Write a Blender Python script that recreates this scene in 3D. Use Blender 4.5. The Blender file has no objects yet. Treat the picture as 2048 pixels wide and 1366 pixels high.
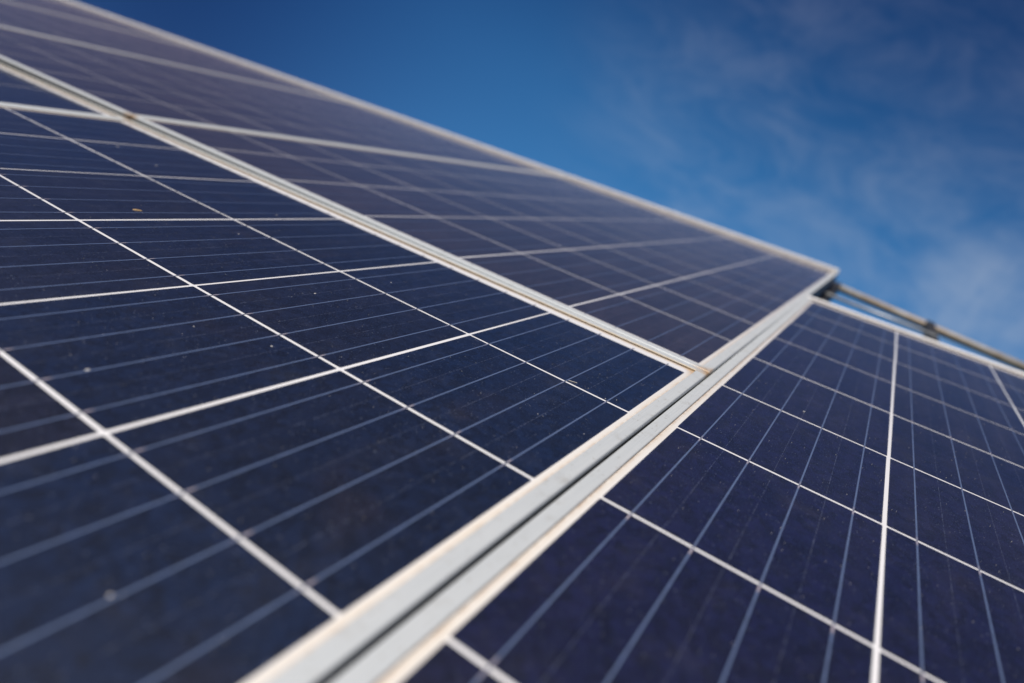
import bpy, bmesh, math, random
from mathutils import Matrix, Vector

random.seed(11)
S = bpy.context.scene
COL = S.collection
MM = 0.001
TILT = math.radians(30)            # the array leans 30 degrees; u runs up the slope, v along it, n out of it
# array frame -> world
ARR = Matrix(((math.cos(TILT), 0, -math.sin(TILT), 0),
              (0, 1, 0, 0),
              (math.sin(TILT), 0, math.cos(TILT), 1.95),
              (0, 0, 0, 1)))

CELL = 156.75
PU, PV = 161.10, 160.68
CX, CY = 158.35, 157.75             # the cells themselves, with narrow white gaps between them
MB, MT, MS = 20.0, 30.5, 17.5       # bottom, top and side distance from module edge to cells
LEN = MB + 9 * PU + CELL + MT
WID = 2 * MS + 5 * PV + CELL
FW, LIP, DEPTH = 11.3, 1.6, 35.0    # frame bar width, height over the glass, depth


# ---------------------------------------------------------------- helpers
def link(o, parent=None):
    COL.objects.link(o)
    if parent:
        o.parent = parent
    return o


def mesh_obj(name, bm, mats, parent=None, smooth=False):
    me = bpy.data.meshes.new(name)
    bmesh.ops.recalc_face_normals(bm, faces=bm.faces[:])
    if smooth:
        for f in bm.faces:
            f.smooth = True
    bm.to_mesh(me)
    bm.free()
    for m in (mats if isinstance(mats, (list, tuple)) else [mats]):
        me.materials.append(m)
    return link(bpy.data.objects.new(name, me), parent)


def empty(name, mat):
    o = bpy.data.objects.new(name, None)
    o.empty_display_size = 0.05
    o.matrix_world = mat
    return link(o)


def tag(o, label=None, cat=None, group=None, kind=None):
    if label: o['label'] = label
    if cat: o['category'] = cat
    if group: o['group'] = group
    if kind: o['kind'] = kind
    return o


def copy_tree(o, parent=None):
    c = o.copy()
    COL.objects.link(c)
    c.parent = parent
    for ch in list(o.children):
        copy_tree(ch, c)
    return c


def add_box(bm, x0, x1, y0, y1, z0, z1):
    vs = [bm.verts.new((x * MM, y * MM, z * MM)) for x in (x0, x1) for y in (y0, y1) for z in (z0, z1)]
    for f in ((0, 1, 3, 2), (4, 6, 7, 5), (0, 4, 5, 1), (2, 3, 7, 6), (0, 2, 6, 4), (1, 5, 7, 3)):
        bm.faces.new([vs[i] for i in f])


def add_prism(bm, outline, z0, z1):
    lo = [bm.verts.new((x * MM, y * MM, z0 * MM)) for x, y in outline]
    hi = [bm.verts.new((x * MM, y * MM, z1 * MM)) for x, y in outline]
    n = len(outline)
    bm.faces.new(hi)
    bm.faces.new(lo[::-1])
    for i in range(n):
        bm.faces.new((lo[i], lo[(i + 1) % n], hi[(i + 1) % n], hi[i]))


def add_tube(bm, a, b, r, n=24, cap=True):
    a, b = Vector(a), Vector(b)
    d = (b - a).normalized()
    s = d.orthogonal().normalized()
    t = d.cross(s)
    ra = [bm.verts.new(a + r * (math.cos(2 * math.pi * i / n) * s + math.sin(2 * math.pi * i / n) * t)) for i in range(n)]
    rb = [bm.verts.new(b + r * (math.cos(2 * math.pi * i / n) * s + math.sin(2 * math.pi * i / n) * t)) for i in range(n)]
    for i in range(n):
        bm.faces.new((ra[i], ra[(i + 1) % n], rb[(i + 1) % n], rb[i]))
    if cap:
        bm.faces.new(ra)
        bm.faces.new(rb)


# ---------------------------------------------------------------- materials
class NT:
    def __init__(self, name):
        self.m = bpy.data.materials.new(name)
        self.m.use_nodes = True
        self.t = self.m.node_tree
        self.b = self.t.nodes['Principled BSDF']

    def n(self, typ, **kw):
        nd = self.t.nodes.new(typ)
        for k, v in kw.items():
            setattr(nd, k, v)
        return nd

    def put(self, sock, v):
        if hasattr(v, 'is_output'):
            self.t.links.new(v, sock)
        else:
            sock.default_value = v

    def math(self, op, a, b=None, c=None, clamp=False):
        nd = self.n('ShaderNodeMath', operation=op, use_clamp=clamp)
        self.put(nd.inputs[0], a)
        if b is not None: self.put(nd.inputs[1], b)
        if c is not None: self.put(nd.inputs[2], c)
        return nd.outputs[0]

    def mix(self, fac, a, b, blend='MIX'):
        nd = self.n('ShaderNodeMix', data_type='RGBA', blend_type=blend)
        self.put(nd.inputs[0], fac)
        self.put(nd.inputs[6], a)
        self.put(nd.inputs[7], b)
        return nd.outputs[2]

    def ramp(self, v, lo, hi, a=0.0, b=1.0):
        nd = self.n('ShaderNodeMapRange')
        nd.interpolation_type = 'SMOOTHSTEP'
        self.put(nd.inputs[0], v)
        nd.inputs[1].default_value = lo; nd.inputs[2].default_value = hi
        nd.inputs[3].default_value = a; nd.inputs[4].default_value = b
        return nd.outputs[0]

    def noise(self, vec, scale, detail=3, rough=.55):
        nd = self.n('ShaderNodeTexNoise')
        self.put(nd.inputs['Vector'], vec)
        nd.inputs['Scale'].default_value = scale
        nd.inputs['Detail'].default_value = detail
        nd.inputs['Roughness'].default_value = rough
        return nd.outputs[0]

    def vmath(self, op, a, b):
        nd = self.n('ShaderNodeVectorMath', operation=op)
        self.put(nd.inputs[0], a)
        self.put(nd.inputs[1], b)
        return nd.outputs[0]

    def coords(self):
        return self.n('ShaderNodeTexCoord').outputs['Object']

    def xyz(self, v):
        nd = self.n('ShaderNodeSeparateXYZ')
        self.put(nd.inputs[0], v)
        return nd.outputs

    def set(self, **kw):
        for k, v in kw.items():
            self.put(self.b.inputs[k.replace('_', ' ')], v)
        return self.m


GLASS = dict(Coat_Weight=0.8, Coat_Roughness=0.10, Coat_IOR=1.45)   # the laminated front glass


def dusted(t, tau, **kw):
    """the glass carries a thin film of dust: the lower the angle one looks at it, the longer the way through the film
    (1 - exp(-tau / cos)), and the more of the dust shows; runs of old rain streak it down the slope"""
    t.set(**kw)
    geo = t.n('ShaderNodeNewGeometry')
    wp = t.n('ShaderNodeMapping', vector_type='POINT')
    t.put(wp.inputs[0], geo.outputs['Position'])
    wp.inputs[2].default_value = (0, TILT, 0)                  # turn world into the plane of the array
    st = t.n('ShaderNodeMapping')
    t.put(st.inputs[0], wp.outputs[0])
    st.inputs[3].default_value = (5, 46, 1)
    runs = t.ramp(t.noise(st.outputs[0], 1.0, 4, .6), .30, .72, .75, 1.25)
    film = t.ramp(t.noise(wp.outputs[0], 16, 4, .6), .28, .72, .82, 1.18)
    lw = t.n('ShaderNodeLayerWeight')
    lw.inputs['Blend'].default_value = .5
    cos = t.math('MAXIMUM', t.math('SUBTRACT', 1.0, lw.outputs['Facing']), .04)
    depth = t.math('DIVIDE', t.math('MULTIPLY', t.math('MULTIPLY', runs, film), t.math('MULTIPLY', t.n('ShaderNodeObjectInfo').outputs['Alpha'], tau)), cos)
    fac = t.math('SUBTRACT', 1.0, t.math('EXPONENT', t.math('MULTIPLY', depth, -1.0)))
    df = t.n('ShaderNodeBsdfDiffuse')
    df.inputs['Color'].default_value = (0.56, 0.44, 0.47, 1)
    mx = t.n('ShaderNodeMixShader')
    t.put(mx.inputs[0], fac)
    t.t.links.new(t.b.outputs[0], mx.inputs[1])
    t.t.links.new(df.outputs[0], mx.inputs[2])
    out = [q for q in t.t.nodes if q.type == 'OUTPUT_MATERIAL'][0]
    t.t.links.new(mx.outputs[0], out.inputs['Surface'])
    return t.m


def cell_material():
    t = NT('polycrystalline_cell')
    oi = t.n('ShaderNodeObjectInfo')
    oc = t.coords()
    off = t.n('ShaderNodeCombineXYZ')
    t.put(off.inputs[0], t.math('MULTIPLY', oi.outputs['Random'], 37.0))
    t.put(off.inputs[1], t.math('MULTIPLY', oi.outputs['Random'], 91.0))
    vec = t.vmath('ADD', oc, off.outputs[0])
    vor = t.n('ShaderNodeTexVoronoi')
    t.put(vor.inputs['Vector'], vec)
    vor.inputs['Scale'].default_value = 170
    g = t.xyz(vor.outputs['Color'])[0]
    grain = t.math('MULTIPLY_ADD', g, 0.9, 0.55)
    blotch = t.ramp(t.noise(vec, 13, 2), 0.58, 0.78)
    brown = t.mix(0.62, oi.outputs['Color'], (0.011, 0.0085, 0.012, 1))
    base = t.mix(blotch, oi.outputs['Color'], brown)
    gc = t.n('ShaderNodeCombineXYZ')
    for i in range(3):
        t.put(gc.inputs[i], grain)
    base = t.mix(1.0, base, gc.outputs[0], 'MULTIPLY')
    x, y, z = t.xyz(oc)
    # printed fingers, 1.9 mm apart, running across the ribbons
    fr = t.math('FRACT', t.math('DIVIDE', x, 0.0019))
    fin = t.math('LESS_THAN', fr, 0.085)
    fin = t.math('MULTIPLY', fin, t.ramp(t.noise(vec, 900, 1), 0.38, 0.6, 0.25, 0.8))
    base = t.mix(fin, base, (0.030, 0.050, 0.110, 1))
    # faint broken line half way between ribbons
    q = CELL / 4 * MM
    dm = t.math('ABSOLUTE', t.math('SUBTRACT', t.math('FRACT', t.math('ADD', t.math('DIVIDE', y, q), 0.5)), 0.5))
    mid = t.math('LESS_THAN', dm, 0.22 / (CELL / 4))
    mid = t.math('MULTIPLY', mid, t.ramp(t.noise(vec, 420, 2), 0.42, 0.62, 0.05, 0.75))
    base = t.mix(mid, base, (0.10, 0.115, 0.17, 1))
    # fine sparkle of the textured glass with its dust
    sp = t.ramp(t.noise(vec, 950, 2, .8), 0.55, 0.68, 0, 0.85)
    base = t.mix(sp, base, (0.020, 0.040, 0.095, 1))
    pin = t.ramp(t.noise(vec, 620, 1, .5), 0.70, 0.76, 0, 0.7)
    base = t.mix(pin, base, (0.16, 0.18, 0.24, 1))
    haze = t.ramp(t.noise(vec, 30, 4, .65), 0.48, 0.8, 0, 0.035)
    base = t.mix(haze, base, (0.24, 0.23, 0.24, 1))
    return dusted(t, .0115, Base_Color=base, Roughness=0.42, Specular_IOR_Level=0.35, **GLASS)


def ribbon_material():
    t = NT('tinned_ribbon')
    oc = t.coords()
    x, y, z = t.xyz(oc)
    fr = t.math('MULTIPLY', t.math('FRACT', t.math('DIVIDE', t.math('SUBTRACT', x, MB * MM), PU * MM)), PU)
    end = t.ramp(fr, CELL - 9, CELL - 2, 0, 1)
    end = t.math('MULTIPLY', end, t.math('LESS_THAN', fr, CELL + .5))
    beg = t.ramp(fr, 2.0, 7.0, 0.75, 0)
    end = t.math('MAXIMUM', end, beg)
    end = t.math('MULTIPLY', end, t.ramp(t.noise(oc, 24, 2), 0.42, 0.62))
    base = t.mix(end, (0.115, 0.165, 0.30, 1), (0.68, 0.56, 0.56, 1))  # bare solder at the cell ends, with sun glints painted into its colour
    gap = t.math('GREATER_THAN', fr, CELL + .8)
    base = t.mix(t.math('MULTIPLY', gap, 0.8), base, (0.22, 0.22, 0.24, 1))
    n = t.noise(oc, 60, 3)
    base = t.mix(t.ramp(n, .3, .7, 0, .35), base, (0.06, 0.08, 0.13, 1))
    return dusted(t, .0115, Base_Color=base, Roughness=0.5, Metallic=0.25, **GLASS)


def backsheet_material():
    t = NT('white_backsheet')
    oc = t.coords()
    x, y, z = t.xyz(oc)
    # distance to the inner foot of each frame bar, in mm
    dt = t.math('MULTIPLY', t.math('SUBTRACT', (LEN - FW) * MM, x), 1000)
    db = t.math('MULTIPLY', t.math('SUBTRACT', x, FW * MM), 1000)
    dr = t.math('MULTIPLY', t.math('SUBTRACT', y, FW * MM), 1000)
    dl = t.math('MULTIPLY', t.math('SUBTRACT', (WID - FW) * MM, y), 1000)
    ds = t.math('MINIMUM', dr, dl)
    n = t.noise(oc, 90, 4, .65)
    edge = t.math('MINIMUM', t.math('MINIMUM', dt, db), ds)
    cream = t.mix(t.ramp(t.noise(oc, 15, 3), .35, .7), (0.75, 0.71, 0.66, 1), (0.74, 0.675, 0.595, 1))
    base = t.mix(t.ramp(edge, 3.0, 8.5), cream, (0.80, 0.785, 0.79, 1))
    side = t.math('MULTIPLY', t.ramp(ds, 0.2, 3.2, .55, 0), t.ramp(n, .3, .65))
    base = t.mix(side, base, (0.44, 0.27, 0.14, 1))
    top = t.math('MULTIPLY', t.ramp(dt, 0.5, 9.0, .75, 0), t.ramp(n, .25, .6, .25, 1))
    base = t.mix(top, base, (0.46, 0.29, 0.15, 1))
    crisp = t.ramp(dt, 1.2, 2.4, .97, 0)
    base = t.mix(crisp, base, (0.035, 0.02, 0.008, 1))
    bot = t.math('MULTIPLY', t.ramp(db, 0.3, 4.0, .6, 0), t.ramp(n, .3, .65))
    base = t.mix(bot, base, (0.42, 0.27, 0.14, 1))
    # corners gather most of it
    cor = t.math('MULTIPLY', t.ramp(t.math('ADD', t.math('MULTIPLY', dt, .6), dr), 4.0, 18.0, .8, 0), t.ramp(n, .2, .6, .3, 1))
    base = t.mix(cor, base, (0.50, 0.31, 0.14, 1))
    return dusted(t, .0115, Base_Color=base, Roughness=0.5, **GLASS)


def frame_material(rust=False):
    t = NT('anodised_frame')
    oc = t.coords()
    x, y, z = t.xyz(oc)
    n = t.noise(oc, 70, 4, .6)
    st = t.n('ShaderNodeMapping')
    t.put(st.inputs[0], oc)
    st.inputs[3].default_value = (6, 260, 260)
    streak = t.noise(st.outputs[0], 4, 3)
    base = t.mix(t.ramp(streak, .3, .7), (0.535, 0.56, 0.575, 1), (0.585, 0.605, 0.615, 1))
    base = t.mix(t.ramp(n, .52, .8, 0, .45), base, (0.36, 0.34, 0.31, 1))
    sm = t.n('ShaderNodeMapping')
    t.put(sm.inputs[0], oc)
    sm.inputs[3].default_value = (1, 1.6, 1)
    sm.inputs[2].default_value = (0, 0, .6)
    scr = t.ramp(t.noise(sm.outputs[0], 210, 5, .75), .64, .70, 0, .5)
    base = t.mix(scr, base, (0.72, 0.72, 0.71, 1))
    drops = t.ramp(t.noise(oc, 330, 2), .66, .72, 0, .4)
    base = t.mix(drops, base, (0.30, 0.27, 0.22, 1))
    # rusty water marks round the four corners, and along the inner edges
    ex = t.math('MULTIPLY', t.math('MINIMUM', x, t.math('SUBTRACT', LEN * MM, x)), 1000)
    ey = t.math('MULTIPLY', t.math('MINIMUM', y, t.math('SUBTRACT', WID * MM, y)), 1000)
    cor = t.math('MULTIPLY', t.ramp(t.math('ADD', ex, ey), 3.0, 26.0, .95, 0), t.ramp(n, .25, .6, .25, 1))
    base = t.mix(cor, base, (0.44, 0.26, 0.11, 1))
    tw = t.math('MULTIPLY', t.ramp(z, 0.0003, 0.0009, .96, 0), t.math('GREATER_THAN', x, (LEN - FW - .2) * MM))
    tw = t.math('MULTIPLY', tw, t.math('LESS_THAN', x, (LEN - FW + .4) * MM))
    wall = t.math('MULTIPLY', t.ramp(z, 0.0002, 0.0012, .9, .15), t.math('GREATER_THAN', t.math('MINIMUM', ex, ey), FW - 0.05))
    base = t.mix(t.math('MULTIPLY', wall, t.ramp(n, .2, .55, .5, 1)), base, (0.36, 0.23, 0.11, 1))
    lip = t.math('MULTIPLY', t.ramp(x, (LEN - FW - .2) * MM, (LEN - FW + 2.6) * MM, .75, 0), t.math('GREATER_THAN', x, (LEN - FW - .3) * MM))
    base = t.mix(t.math('MULTIPLY', lip, t.ramp(n, .2, .6, .5, 1)), base, (0.52, 0.37, 0.19, 1))
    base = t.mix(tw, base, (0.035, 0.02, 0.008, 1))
    # shade down in the joints, painted black onto the outer walls
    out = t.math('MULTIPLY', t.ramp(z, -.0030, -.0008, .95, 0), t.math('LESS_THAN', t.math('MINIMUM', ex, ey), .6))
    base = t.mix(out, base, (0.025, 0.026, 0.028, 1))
    return t.set(Base_Color=base, Roughness=0.52, Metallic=0.25)


def plain(name, col, rough=.5, metal=0.0, var=.25, scale=60):
    t = NT(name)
    oc = t.coords()
    d = tuple(c * (1 - var) for c in col) + (1,)
    base = t.mix(t.ramp(t.noise(oc, scale, 4), .3, .7), col + (1,), d)
    return t.set(Base_Color=base, Roughness=rough, Metallic=metal)


def tube_material():
    t = NT('galvanised_tube')
    oc = t.coords()
    n = t.noise(oc, 40, 4, .6)
    base = t.mix(t.ramp(n, .35, .7), (0.44, 0.425, 0.42, 1), (0.33, 0.30, 0.26, 1))
    x, y, z = t.xyz(oc)
    rust = t.math('MULTIPLY', t.ramp(t.noise(oc, 11, 3), .42, .62), .6)
    base = t.mix(rust, base, (0.26, 0.18, 0.11, 1))
    return t.set(Base_Color=base, Roughness=0.55, Metallic=0.2)


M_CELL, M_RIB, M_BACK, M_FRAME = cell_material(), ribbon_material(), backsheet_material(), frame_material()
M_TUBE = tube_material()
M_STRIP = plain('cream_painted_strip', (0.88, 0.865, 0.86), .5, 0, .10, 30)
M_ALU = plain('bare_aluminium', (0.55, 0.56, 0.58), .45, .3)
M_DARK = plain('blackened_steel', (0.035, 0.034, 0.036), .6, .2)
M_SPECK = plain('pale_dirt_and_glint', (0.50, 0.48, 0.47), .8)
M_HUSK = plain('tan_husk', (0.55, 0.36, 0.16), .7, 0, .3, 300)
M_STRAW = plain('bleached_straw', (0.62, 0.57, 0.50), .7)
M_RED = plain('red_plastic_cap', (0.45, 0.16, 0.12), .5)
M_GRASS = plain('dry_grass', (0.10, 0.11, 0.045), .95, 0, .5, 3)


# ---------------------------------------------------------------- the solar panel
def make_panel():
    root = empty('solar_panel', Matrix())
    # white backsheet seen between and round the cells
    bm = bmesh.new()
    add_box(bm, 7, LEN - 7, 7, WID - 7, -0.9, -0.12)
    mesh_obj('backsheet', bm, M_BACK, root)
    # frame: four mitred bars of one aluminium section, (distance from the outer edge, height)
    ro, ri = 1.3, 1.0
    prof = [(0, -DEPTH)]
    prof += [(ro - ro * math.cos(a), LIP - ro + ro * math.sin(a)) for a in [math.radians(q) for q in (0, 15, 30, 45, 60, 75, 90)]]
    prof += [(FW - ri + ri * math.sin(a), LIP - ri + ri * math.cos(a)) for a in [math.radians(q) for q in (0, 18, 36, 54, 72, 90)]]
    prof += [
            (FW, -4), (1.8, -4), (1.8, -DEPTH + 2), (25, -DEPTH + 2), (25, -DEPTH)]
    g = 0.2
    for side in ('bottom', 'top', 'right', 'left'):
        bm = bmesh.new()
        ends = []
        for e in (0, 1):
            ring = []
            for d, z in prof:
                if side == 'bottom':
                    x, y = d, (d + g if e == 0 else WID - d - g)
                elif side == 'top':
                    x, y = LEN - d, (d + g if e == 0 else WID - d - g)
                elif side == 'right':
                    x, y = (d + g if e == 0 else LEN - d - g), d
                else:
                    x, y = (d + g if e == 0 else LEN - d - g), WID - d
                ring.append(bm.verts.new((x * MM, y * MM, z * MM)))
            ends.append(ring)
        k = len(prof)
        for i in range(k):
            bm.faces.new((ends[0][i], ends[0][(i + 1) % k], ends[1][(i + 1) % k], ends[1][i]))
        bm.faces.new(ends[0]); bm.faces.new(ends[1])
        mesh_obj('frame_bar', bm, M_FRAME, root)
    # sixty cells
    h, c = CELL / 2, 0.9
    hx, hy = CX / 2, CY / 2
    bm = bmesh.new()
    add_prism(bm, [(-hx + c, -hy), (hx - c, -hy), (hx, -hy + c), (hx, hy - c), (hx - c, hy), (-hx + c, hy), (-hx, hy - c), (-hx, -hy + c)], -0.118, 0.0)
    first = None
    for i in range(10):
        for j in range(6):
            if first is None:
                o = first = mesh_obj('solar_cell', bm, M_CELL, root)
            else:
                o = first.copy()
                link(o, root)
            o.location = ((MB + h + i * PU + random.gauss(0, .16)) * MM, (MS + h + j * PV + random.gauss(0, .16)) * MM, 0)
            o.rotation_euler = (0, 0, random.gauss(0, .0006))
    # four ribbons down each string of cells
    bm = bmesh.new()
    w = 0.62
    add_prism(bm, [(MB - 6.5, -w), (LEN - MT + 6.5, -w), (LEN - MT + 6.5, w), (MB - 6.5, w)], -0.115, 0.14)
    first = None
    for j in range(6):
        for k in range(4):
            if first is None:
                o = first = mesh_obj('busbar', bm, M_RIB, root)
            else:
                o = first.copy()
                link(o, root)
            o.location = (0, (MS + j * PV + (k + .5) * CELL / 4 + random.gauss(0, .12)) * MM, 0)
    return root


def add_edge_strip(root, h):
    # a painted angle strip clamped over the top frame bar; its face leans towards the glass
    bm = bmesh.new()
    prof = [(LEN + 1.6, -24), (LEN + 1.6, h), (LEN - FW + 3, h), (LEN - FW - .4, h - 1.2), (LEN - FW - .4, LIP + .05), (LEN + .2, LIP + .05), (LEN + .2, -24)]
    rings = [[bm.verts.new((x * MM, y * MM, z * MM)) for x, z in prof] for y in (.6, WID - .6)]
    k = len(prof)
    for i in range(k):
        bm.faces.new((rings[0][i], rings[0][(i + 1) % k], rings[1][(i + 1) % k], rings[1][i]))
    bm.faces.new(rings[0]); bm.faces.new(rings[1])
    mesh_obj('edge_strip', bm, M_STRIP, root)


def place(root, u, v, z, du, dv, spin):
    """bottom right corner of the panel at (u, v, z) mm in the array frame, z slopes du along u and dv along v"""
    ux = Vector((1, spin, du)).normalized()
    n = ux.cross(Vector((-spin, 1, dv))).normalized()
    vy = n.cross(ux)
    m = Matrix(((ux.x, vy.x, n.x, u * MM), (ux.y, vy.y, n.y, v * MM), (ux.z, vy.z, n.z, z * MM), (0, 0, 0, 1)))
    root.matrix_world = ARR @ m


def tint(root, base, seed, dust):
    r = random.Random(seed)
    for c in root.children:
        c.color = (1, 1, 1, dust)
        if c.name.startswith('solar_cell'):
            k = r.uniform(.80, 1.22)
            w = r.random() ** 2 * .55                       # some cells are browner than their neighbours
            col = [b * k * (1 - w) + t * w for b, t in zip(base, (.011, .0085, .012))]
            c.color = (col[0], col[1], col[2], dust)


NAVY, INDIGO, PLUM = (.0022, .0066, .0230), (.0038, .0046, .0240), (.0150, .0106, .0160)
G = 'framed solar panels of one array'
A_U0 = -21.34 + MT - LEN
B_DU, B_DV, B_SP = -.01217, .00739, .0040
B0 = (30.97 - MB - 1.2, -.3, .09 + .01217 * MB)
PITCH = WID + 2.5
proto = make_panel()


def bpos(k):
    return (B0[0] - B_SP * PITCH * k, B0[1] + PITCH * k, B0[2] + B_DV * PITCH * k, B_DU, B_DV, B_SP)


spec = [
    ((A_U0, 0, 0, 0, 0, 0), NAVY, 'large navy solar panel filling the lower left foreground, white cell lines in focus'),
    ((A_U0, PITCH, 0, 0, 0, 0), NAVY, 'solar panel showing only as a small dark triangle at the left edge'),
    (bpos(0), PLUM, 'purple-grey solar panel beyond the rust-stained joint, with its top right corner against the sky'),
    (bpos(1), PLUM, 'blurred grey-purple solar panel just left of the one whose corner meets the sky'),
    (bpos(2), PLUM, 'strongly blurred grey-brown solar panel strip near the top left corner'),
    (bpos(3), PLUM, 'pale blurred solar panel sliver under the sky, beyond the strip near the top left'),
    (bpos(4), PLUM, 'farthest solar panel, a faint blurred tip in the very top left corner'),
    ((808.86 - (LEN - MT), -22.17 + MS - WID, -7.84, 0, 0, 0), INDIGO,
     'indigo solar panel in the lower right, across the open black gap between two aluminium frames'),
]
for i, (pos, col, label) in enumerate(spec):
    o = proto if i == 0 else copy_tree(proto)
    if i == 7:
        # this panel is measured from its top right corner downwards
        du, dv = -.004886, -.005666
        sp = .004
        u = pos[0] + sp * WID
        v = -1.4 - WID - sp * (-200 - pos[0])
        z = -7.84 - du * (LEN - MT) - dv * (WID - MS)
        pos = (u, v, z, du, dv, sp)
    if i >= 2:
        add_edge_strip(o, 11.5 if i < 7 else 4.5)
    place(o, *pos)
    tint(o, col, 40 + i, 0.46 if 2 <= i < 7 else (.20 if i < 2 else .33))     # the upper row is the dustiest
    tag(o, label, 'solar panel', G)


# ---------------------------------------------------------------- steel behind the top edge
def arr(u, v, z):
    return ARR @ Vector((u * MM, v * MM, z * MM))


TA, TB = Vector((1831, 58, -75)), Vector((1724, -620, -110))
D = TB - TA
bm = bmesh.new()
add_tube(bm, arr(*(TA - D * .5)), arr(*(TB + D * .6)), 12.5 * MM, 32)
tag(mesh_obj('support_tube', bm, M_TUBE, smooth=True),
    'weathered round metal tube running behind the top edge of the indigo panel, against the sky', 'tube')


def arr_box(name, mat, u0, u1, v0, v1, z0, z1, skew=0.0):
    bm = bmesh.new()
    add_box(bm, u0, u1, v0, v1, z0, z1)
    bmesh.ops.bevel(bm, geom=bm.edges[:], offset=.8 * MM, segments=2, affect='EDGES')
    o = mesh_obj(name, bm, mat)
    o.matrix_world = ARR.copy()
    return o


tag(arr_box('rafter', M_DARK, -700, 1800, -10, 26, -98, -60),
    'dark steel rafter end just under the top right corner of the purple-grey panel', 'rafter', 'rafters under the panels')
tag(arr_box('rafter', M_DARK, -700, 1757, -300, -277, -106, -74),
    'dark steel rafter end between the top edge of the indigo panel and the tube', 'rafter', 'rafters under the panels')
bm = bmesh.new()
pa, pb = arr(1378, -1, -55), arr(1316, -283, -55)
add_tube(bm, pa, pb, 4.5 * MM, 16)
tag(mesh_obj('thin_rod', bm, M_ALU, smooth=True),
    'thin pale metal rod low behind the indigo panel top edge, between the two rafter ends', 'rod')

# ---------------------------------------------------------------- small dirt on the glass, with one painted solder glint
def flat_chip(bm, u, v, z, ru, rv, rot, hgt, n=9, rnd=random):
    lo, hi = [], []
    for i in range(n):
        a = 2 * math.pi * i / n
        k = rnd.uniform(.75, 1.15)
        x, y = ru * k * math.cos(a), rv * k * math.sin(a)
        px = u + x * math.cos(rot) - y * math.sin(rot)
        py = v + x * math.sin(rot) + y * math.cos(rot)
        lo.append(bm.verts.new(arr(px, py, z)))
        hi.append(bm.verts.new(arr(u + (px - u) * .6, v + (py - v) * .6, z + hgt)))
    bm.faces.new(hi)
    bm.faces.new(lo[::-1])
    for i in range(n):
        bm.faces.new((lo[i], lo[(i + 1) % n], hi[(i + 1) % n], hi[i]))


bm = bmesh.new()
flat_chip(bm, -270, 526.9, 0.05, 5.4, 1.2, -.48, .7)
tag(mesh_obj('seed_husk', bm, M_HUSK), 'tiny orange-tan seed husk lying on the navy glass in the upper left', 'seed husk')
bm = bmesh.new()
add_tube(bm, arr(-176.5, 75.0, .4), arr(-173.6, 68.6, .5), .32 * MM, 8)
tag(mesh_obj('straw_bit', bm, M_STRAW), 'tiny pale straw bit on the navy glass beside a thin ribbon end', 'straw')

bm = bmesh.new()
rs = random.Random(5)
for u, v, r in [(-252, 295.6, 1.5), (-388, 269.8, 1.1), (-476, 238.6, 2.2), (-360, 224, 1.3), (-147, 298, 1.3), (-260, 59, .7),
                (-259, 55, .6), (-254, 23.4, .7), (-556, 78, 1.6), (-129, 66, .6), (-210, 451, 1.3),
                (-109, 512, 1.6), (-131, 712, 2.2), (-128, 801, 2.2), (-172, 58, .6), (-176, 40, .8), (-168, 33, .6)]:
    r *= .72
    flat_chip(bm, u, v, .03, r, r * rs.uniform(.6, .9), rs.uniform(0, 3), .25, rnd=rs)
for i in range(520):
    u, v = rs.uniform(-560, -25), rs.uniform(22, 560)
    r = rs.uniform(.12, .36)
    flat_chip(bm, u, v, .02, r, r * .8, rs.uniform(0, 3), .15, 6, rs)
for i in range(260):
    u, v = rs.uniform(-420, 420), rs.uniform(-330, -24)
    r = rs.uniform(.12, .34)
    flat_chip(bm, u, v, -3.9 - .004886 * (u + 20) - .005666 * (v + 24), r, r * .8, rs.uniform(0, 3), .9, 6, rs)
for u, v, z, r in [(-257, -99, 0, 1.2), (-365, -131.5, 0, 1.2), (-479, -42.3, 0, 1.5), (33, -96, 0, 1.1), (-247, -40.5, 0, .7)]:  # the widest chip here stands in for a bright solder glint
    flat_chip(bm, u, v, -3.2, r, r * .8, rs.uniform(0, 3), .5, rnd=rs)
tag(mesh_obj('dirt_and_glint_specks', bm, M_SPECK), 'fine pale specks of dirt scattered over the glass of the near panels, one standing in for a solder glint', 'dirt', kind='stuff')

# ---------------------------------------------------------------- ground
bm = bmesh.new()
R = 2500
bm.faces.new([bm.verts.new((x, y, 0)) for x, y in ((-R, -R), (R, -R), (R, R), (-R, R))])
tag(mesh_obj('ground', bm, M_GRASS), 'open dry grass field under the panels', 'ground', kind='structure')

# ---------------------------------------------------------------- camera
Rm = [[0.49916279492203164, -0.823181964124481, 0.2705696917723556],
      [-0.15789743708966053, -0.39343567061914664, -0.9056913229378865],
      [0.8520005302381815, 0.4093651512093135, -0.32636677136196557]]
cm = Matrix(((Rm[0][0], -Rm[1][0], -Rm[2][0], -677.510846 * MM),
             (Rm[0][1], -Rm[1][1], -Rm[2][1], -105.193707 * MM),
             (Rm[0][2], -Rm[1][2], -Rm[2][2], 201.944751 * MM),
             (0, 0, 0, 1)))
cam = bpy.data.objects.new('camera', bpy.data.cameras.new('camera'))
link(cam)
cam.matrix_world = ARR @ cm
cam.data.sensor_width = 36
cam.data.lens = 1355.4169 / 2048 * 36
cam.data.clip_start = 0.01
cam.data.clip_end = 6000
cam.data.dof.use_dof = True
cam.data.dof.focus_distance = 0.565
cam.data.dof.aperture_fstop = 3.1
S.camera = cam

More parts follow.
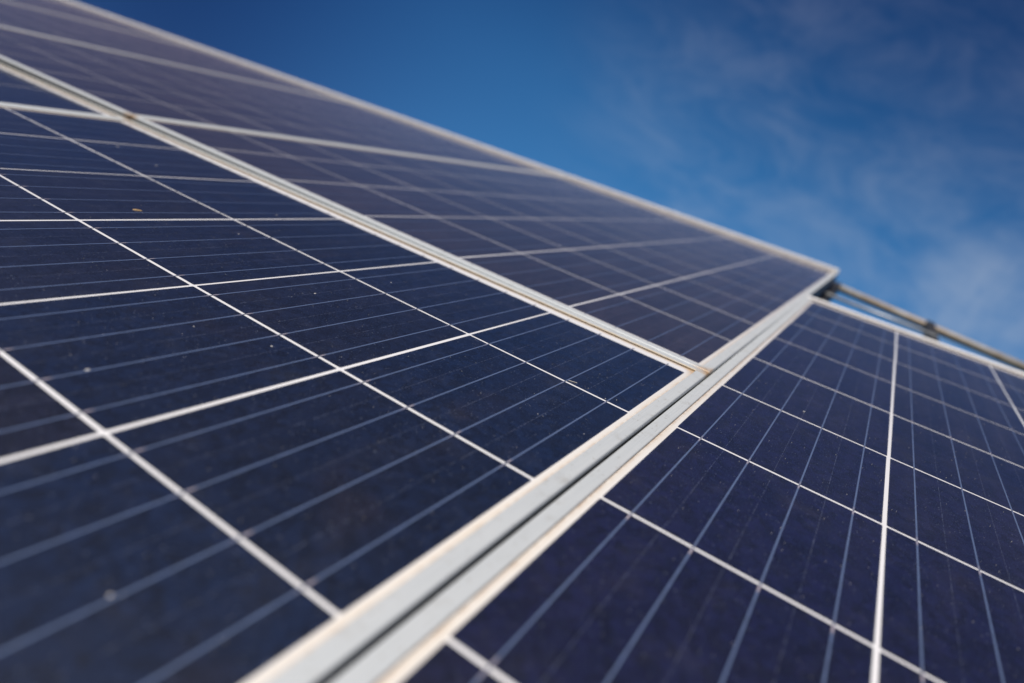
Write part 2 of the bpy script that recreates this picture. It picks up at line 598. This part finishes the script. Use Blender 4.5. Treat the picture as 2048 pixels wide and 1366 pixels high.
# ---------------------------------------------------------------- light
SUN = Vector((-.62, .16, .75)).normalized()
el = math.asin(SUN.z)
sl = bpy.data.lights.new('sun', 'SUN')
sl.energy = 4.4
sl.angle = math.radians(.53)
sl.color = (1, .95, .88)
so = link(bpy.data.objects.new('sun', sl))
so.rotation_euler = SUN.to_track_quat('Z', 'Y').to_euler()

W = bpy.data.worlds.new('World')
S.world = W
W.use_nodes = True
t = W.node_tree
nodes, links = t.nodes, t.links
bg = nodes['Background']
sky = nodes.new('ShaderNodeTexSky')
sky.sky_type = 'NISHITA'
sky.sun_disc = False
sky.sun_elevation = el
sky.sun_rotation = math.atan2(SUN.x, SUN.y)
sky.altitude = 600
sky.air_density = 1.0
sky.dust_density = 0.4
sky.ozone_density = 3.0
tc = nodes.new('ShaderNodeTexCoord')


def wmath(op, a, b=None):
    nd = nodes.new('ShaderNodeMath'); nd.operation = op
    for i, v in enumerate((a, b)):
        if v is None: continue
        if hasattr(v, 'is_output'): links.new(v, nd.inputs[i])
        else: nd.inputs[i].default_value = v
    return nd.outputs[0]


def wramp(v, lo, hi, a=0., b=1.):
    nd = nodes.new('ShaderNodeMapRange'); nd.interpolation_type = 'SMOOTHSTEP'
    links.new(v, nd.inputs[0])
    for i, q in enumerate((lo, hi, a, b)): nd.inputs[i + 1].default_value = q
    return nd.outputs[0]


def wnoise(scale, stretch, detail, rough, dist=0.0):
    mp = nodes.new('ShaderNodeMapping')
    links.new(tc.outputs['Generated'], mp.inputs[0])
    mp.inputs[3].default_value = stretch
    nd = nodes.new('ShaderNodeTexNoise')
    links.new(mp.outputs[0], nd.inputs['Vector'])
    nd.inputs['Scale'].default_value = scale
    nd.inputs['Detail'].default_value = detail
    nd.inputs['Roughness'].default_value = rough
    nd.inputs['Distortion'].default_value = dist
    return nd.outputs[0]


def wdot(d):
    nd = nodes.new('ShaderNodeVectorMath'); nd.operation = 'DOT_PRODUCT'
    links.new(tc.outputs['Generated'], nd.inputs[0])
    nd.inputs[1].default_value = Vector(d).normalized()
    return nd.outputs['Value']


hs = nodes.new('ShaderNodeHueSaturation')
hs.inputs['Saturation'].default_value = 1.25
links.new(sky.outputs[0], hs.inputs['Color'])
# thin high cloud: a bank low on the right and a wide faint veil over the right half of the view
veil = wmath('MULTIPLY', wramp(wnoise(6.5, (1, 1.0, 2.4), 6, .72, .5), .32, .76), wramp(wdot((.83, .02, .56)), .87, .985))
wisp = wmath('MULTIPLY', wramp(wnoise(7.0, (1, 1.3, 1.0), 6, .66, .9), .30, .66), wramp(wdot((.894, -.112, .430)), .9952, .9998))
f = wmath('MINIMUM', wmath('ADD', wmath('MULTIPLY', veil, .23), wmath('MULTIPLY', wisp, .33)), 1.0)
mx = nodes.new('ShaderNodeMix'); mx.data_type = 'RGBA'
links.new(f, mx.inputs[0])
links.new(hs.outputs[0], mx.inputs[6])
mx.inputs[7].default_value = (4.6, 3.9, 4.9, 1)
# the blue is deepest away from the bright part of the sky low on the right
deep = wramp(wdot((.912, .12, .375)), .62, 1.0, .43, 1.15)
dc = nodes.new('ShaderNodeCombineXYZ')
sep = nodes.new('ShaderNodeSeparateXYZ')
links.new(tc.outputs['Generated'], sep.inputs[0])
deep = wmath('MULTIPLY', deep, wramp(sep.outputs[2], .44, .74, 1.0, .62))      # and towards the zenith
for i, (pw, k) in enumerate(((1.7, .66), (1.7, .93), (1.2, 1.02))):
    links.new(wmath('MULTIPLY', wmath('POWER', deep, pw), k), dc.inputs[i])
dm = nodes.new('ShaderNodeMix'); dm.data_type = 'RGBA'; dm.blend_type = 'MULTIPLY'
dm.inputs[0].default_value = 1
links.new(mx.outputs[2], dm.inputs[6]); links.new(dc.outputs[0], dm.inputs[7])
links.new(dm.outputs[2], bg.inputs['Color'])
bg.inputs['Strength'].default_value = 0.10

S.view_settings.view_transform = 'Standard'
S.view_settings.look = 'None'
S.view_settings.exposure = 0
S.view_settings.gamma = 1
S.cycles.use_denoising = True
